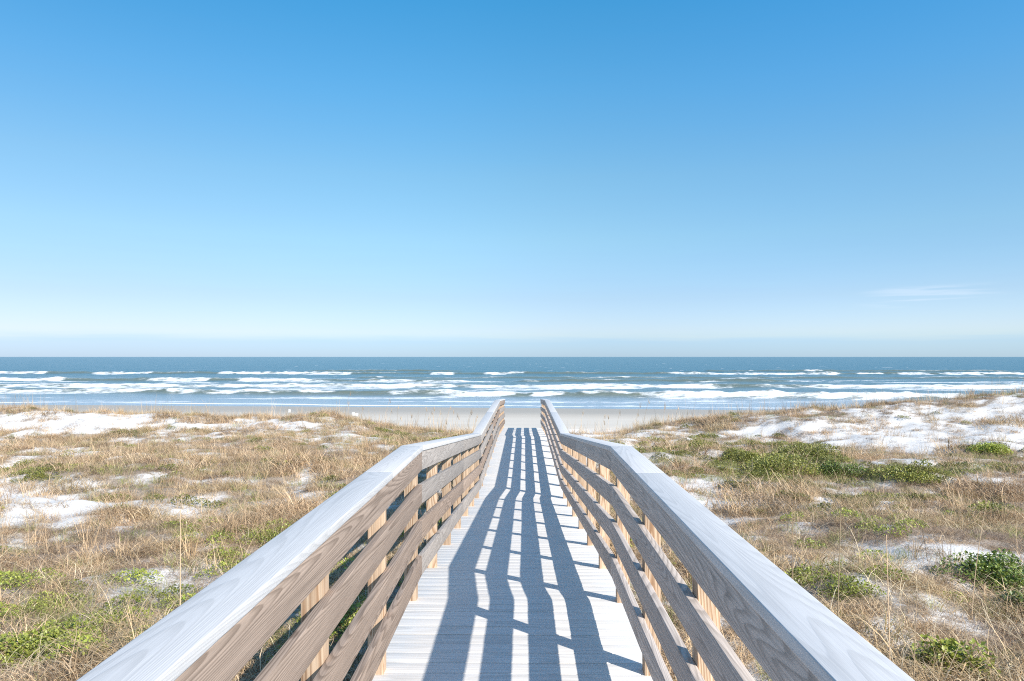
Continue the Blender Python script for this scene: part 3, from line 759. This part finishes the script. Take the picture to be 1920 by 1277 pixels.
# ------------------------------------------------------------------ shrubs
def twigs(n, rad, h, w, seed):
    return blades(n, rad * 0.25, h * 0.7, h * 1.1, w, 0.5, 4, 1.1, 0.3, seed)
def shrub(px, py, rad, h, leaf, n, mat, label, seed, group=None, squash=1.0):
    x, y, zz = ground_at(px, py)
    e = empty('shrub', (x, y, zz)); tag(e, label, 'shrub', group)
    r = np.random.default_rng(seed)
    Vs, Fs, Ts, o = [], [], [], 0
    for q in range(7):     # several overlapping mounds make an uneven outline
        a = r.uniform(0, 6.28); d = rad * 0.55 * r.uniform(0.2, 1) if q else 0
        rr = rad * r.uniform(0.35, 0.6) if q else rad * 0.6
        V, Fc, T = leaves(n // 7, rr, h * r.uniform(0.6, 1.05), leaf, seed * 10 + q)
        ox, oy = d * math.cos(a), d * math.sin(a) * squash
        V = V + [ox, oy, float(terrain(x + ox, y + oy)) - zz]
        Vs.append(V); Fs.append(Fc + o); Ts.append(T); o += len(V)
    link_mesh('foliage', np_mesh('foliage', np.concatenate(Vs), np.concatenate(Fs), {'tint': np.concatenate(Ts)}), mat, e)
    V, Fc, T = twigs(26, rad, h, 0.009, seed)
    link_mesh('stem', np_mesh('stem', V, Fc, {'tint': T}), M_BROWN, e)
    return e
shrub(1860, 1100, 0.72, 0.40, 0.045, 4000, M_LEAF_DARK, 'dark green waxy shrub at the right edge beyond a sand strip', 1)
shrub(1775, 1262, 0.42, 0.34, 0.055, 1300, M_LEAF_BRIGHT, 'bright green leafy shrub at the bottom right corner beside the handrail', 2)
shrub(1845, 845, 1.0, 0.38, 0.055, 4200, M_LEAF_BRIGHT, 'bright green low shrub alone on the white slope of the right dune', 3)
shrub(1440, 885, 1.7, 0.52, 0.05, 9000, M_LEAF, 'largest dark green shrub mound behind the right handrail bend', 4)
shrub(1500, 858, 1.5, 0.5, 0.05, 6500, M_LEAF, 'second green shrub mound just behind the largest one', 12)
shrub(1390, 866, 1.2, 0.4, 0.05, 4000, M_LEAF, 'green shrub mound left of the largest one, towards the handrail bend', 13)
shrub(1560, 890, 1.1, 0.40, 0.05, 4200, M_LEAF_DARK, 'dark green shrub just right of the largest shrub mound', 5)
shrub(1690, 895, 1.1, 0.36, 0.05, 4200, M_LEAF, 'long low green shrub below the white slope of the right dune', 6)
shrub(1500, 1090, 0.36, 0.20, 0.04, 1100, M_LEAF_BRIGHT, 'small yellow green shrub against the middle of the right handrail', 7)
shrub(1310, 838, 0.9, 0.25, 0.05, 2200, M_LEAF, 'small flat green shrub on white sand near the right dune foot', 8)
shrub(1905, 1145, 0.35, 0.25, 0.05, 900, M_LEAF_DARK, 'small dark shrub in front of the waxy shrub at the right edge', 9)
shrub(60, 1225, 0.6, 0.22, 0.036, 2200, M_LEAF_BRIGHT, 'yellow green leafy shrub in the bottom left corner', 10)
shrub(560, 1025, 0.45, 0.18, 0.036, 1200, M_LEAF, 'low green shrub touching the left handrail at its middle', 11)

# ------------------------------------------------------------------ single tall stalks and sea oats
def tube(path, rad0, rad1, sides=5):
    V = []; Fc = []
    n = len(path)
    for i, p_ in enumerate(path):
        a = Vector(path[max(0, i - 1)]); b = Vector(path[min(n - 1, i + 1)])
        d = (b - a).normalized(); u = d.orthogonal().normalized(); w = d.cross(u)
        r_ = rad0 + (rad1 - rad0) * i / (n - 1)
        for s_ in range(sides):
            t_ = 2 * math.pi * s_ / sides
            V.append(Vector(p_) + (u * math.cos(t_) + w * math.sin(t_)) * r_)
    for i in range(n - 1):
        for s_ in range(sides):
            a = i * sides + s_; b = i * sides + (s_ + 1) % sides
            Fc.append((a, b, b + sides, a + sides))
    return np.array([tuple(v) for v in V]), np.array(Fc)
def stalk(base, h, lean, label, arch=False, r0=0.006, name='grass_stalk', head=0, group=None, cat='grass stalk'):
    e = empty(name, base); tag(e, label, cat, group)
    path = [(lean[0] * (q / 10) ** 1.6 * h, lean[1] * (q / 10) ** 1.6 * h, h * q / 10 - 0.05) for q in range(11)]
    V, Fc = tube(path, r0, r0 * 0.45)
    link_mesh('stem', np_mesh('stem', V, Fc, {'tint': np.full(len(V), 0.5)}, smooth=True), M_STALK, e)
    if arch:
        z0 = h * 0.5; pts = []
        for q in range(10):
            a = math.pi * q / 9 * 0.85
            pts.append((0.15 * (1 - math.cos(a)) * 0.6, 0.02, z0 + 0.10 * math.sin(a) - 0.02 * q / 9))
        V, Fc = tube(pts, r0 * 0.5, r0 * 0.25); link_mesh('blade', np_mesh('blade', V, Fc, {'tint': np.full(len(V), 0.8)}), M_STALK, e)
    V, Fc, T = blades(9, 0.03, 0.2, 0.5, 0.006, 1.6, 4, 0.5, 0.4, int(h * 1000)); 
    link_mesh('leaf', np_mesh('leaf', V, Fc, {'tint': T}), M_STRAW, e)
    if head:
        V, Fc, T = blades(9, 0.01, head * 0.4, head * 1.0, 0.010, 0.5, 3, 0.16, 0.2, int(h * 777))
        V = V + np.array(path[-1]) - [0, 0, head * 0.7]
        link_mesh('seed_head', np_mesh('seed_head', V, Fc, {'tint': T}), M_STRAW, e)
    return e
def near_stalk(px, top, Y, lean, label, **kw):
    x = (px - 980) / F * Y; z0 = float(terrain(x, Y)); h = CAMZ - (top - 669) * Y / F - z0
    return stalk((x, Y, z0), h, lean, label, **kw)
near_stalk(330, 945, 5.2, (0, 0), 'pale upright dead stalk with a curled side blade beside the left handrail', arch=True, r0=0.0065)
near_stalk(1480, 945, 5.3, (0.0, 0), 'pale straight dead stalk nearest the bend, behind the right handrail', r0=0.0062)
near_stalk(1557, 930, 4.7, (0.02, 0), 'tall orange tinted dead stalk second from the bend behind the right handrail', r0=0.006)
near_stalk(1664, 985, 4.6, (-0.02, 0), 'long thin grey stalk third from the bend behind the right handrail', r0=0.005)
near_stalk(1700, 1040, 5.0, (0.03, 0), 'short thin stalk rising between two taller ones on the right', r0=0.0045)
near_stalk(1810, 930, 8.0, (0.12, 0), 'leaning pale stalk on the sand strip above the dark waxy shrub', r0=0.005)
r = np.random.default_rng(9)
for i in range(34):
    left = i < 22
    px = r.uniform(640, 905) if left else r.uniform(1075, 1300)
    Y = r.uniform(37, 42); x = (px - 980) / F * Y; z0 = float(terrain(x, Y))
    stalk((x, Y, z0), r.uniform(0.9, 1.75), (r.uniform(0.05, 0.25), 0), 'thin tall sea oat on the dune crest left of the boardwalk' if left else 'thin tall sea oat on the dune crest right of the boardwalk',
          r0=0.009, name='sea_oat', head=0.35, cat='sea oat', group='sea oats on the crest left of the boardwalk' if left else 'sea oats on the crest right of the boardwalk')

# ------------------------------------------------------------------ small white signs at the top of the beach
t = MT('white_sign_paint'); M_WHITE = t.surf(t.bsdf(t.mix(t.noise(t.objco(), 9, 3), (0.78, 0.78, 0.76), (0.84, 0.84, 0.82)), 0.5))
t = MT('sign_post_wood'); M_SP = t.surf(t.bsdf(t.mix(t.noise(t.objco(), 20, 3), (0.30, 0.24, 0.19), (0.42, 0.36, 0.30)), 0.8))
def sign(px, Y, w, h, top_px, label, double=False):
    x = (px - 980) / F * Y; z0 = float(terrain(x, Y)); zt = CAMZ - (top_px - 669) * Y / F
    e = empty('beach_sign', (x, Y, z0)); tag(e, label, 'sign', 'small white signs at the dune foot')
    m = MB(); m.box(-0.045, 0.045, -0.045, 0.045, -0.3, zt - z0 - 0.05); m.build('post', M_SP, e, origin=np.zeros(3), bevel=0.006)
    zt -= z0
    if double:
        m = MB(); m.box(-w / 2 - 0.02, -0.02, -0.075, -0.05, zt - h, zt - 0.03); m.build('board', M_WHITE, e, origin=np.zeros(3), bevel=0.006)
        m = MB(); m.box(0.02, w / 2 + 0.02, -0.075, -0.05, zt - h - 0.05, zt - 0.08); m.build('board', M_WHITE, e, origin=np.zeros(3), bevel=0.006)
    else:
        m = MB(); m.box(-w / 2, w / 2, -0.075, -0.05, zt - h, zt); m.build('board', M_WHITE, e, origin=np.zeros(3), bevel=0.006)
sign(662, 50, 0.38, 0.24, 773, 'white double board sign on a post left of the sea oats', True)
sign(538, 50, 0.14, 0.22, 768, 'narrow white sign on a post behind the left dune crest')
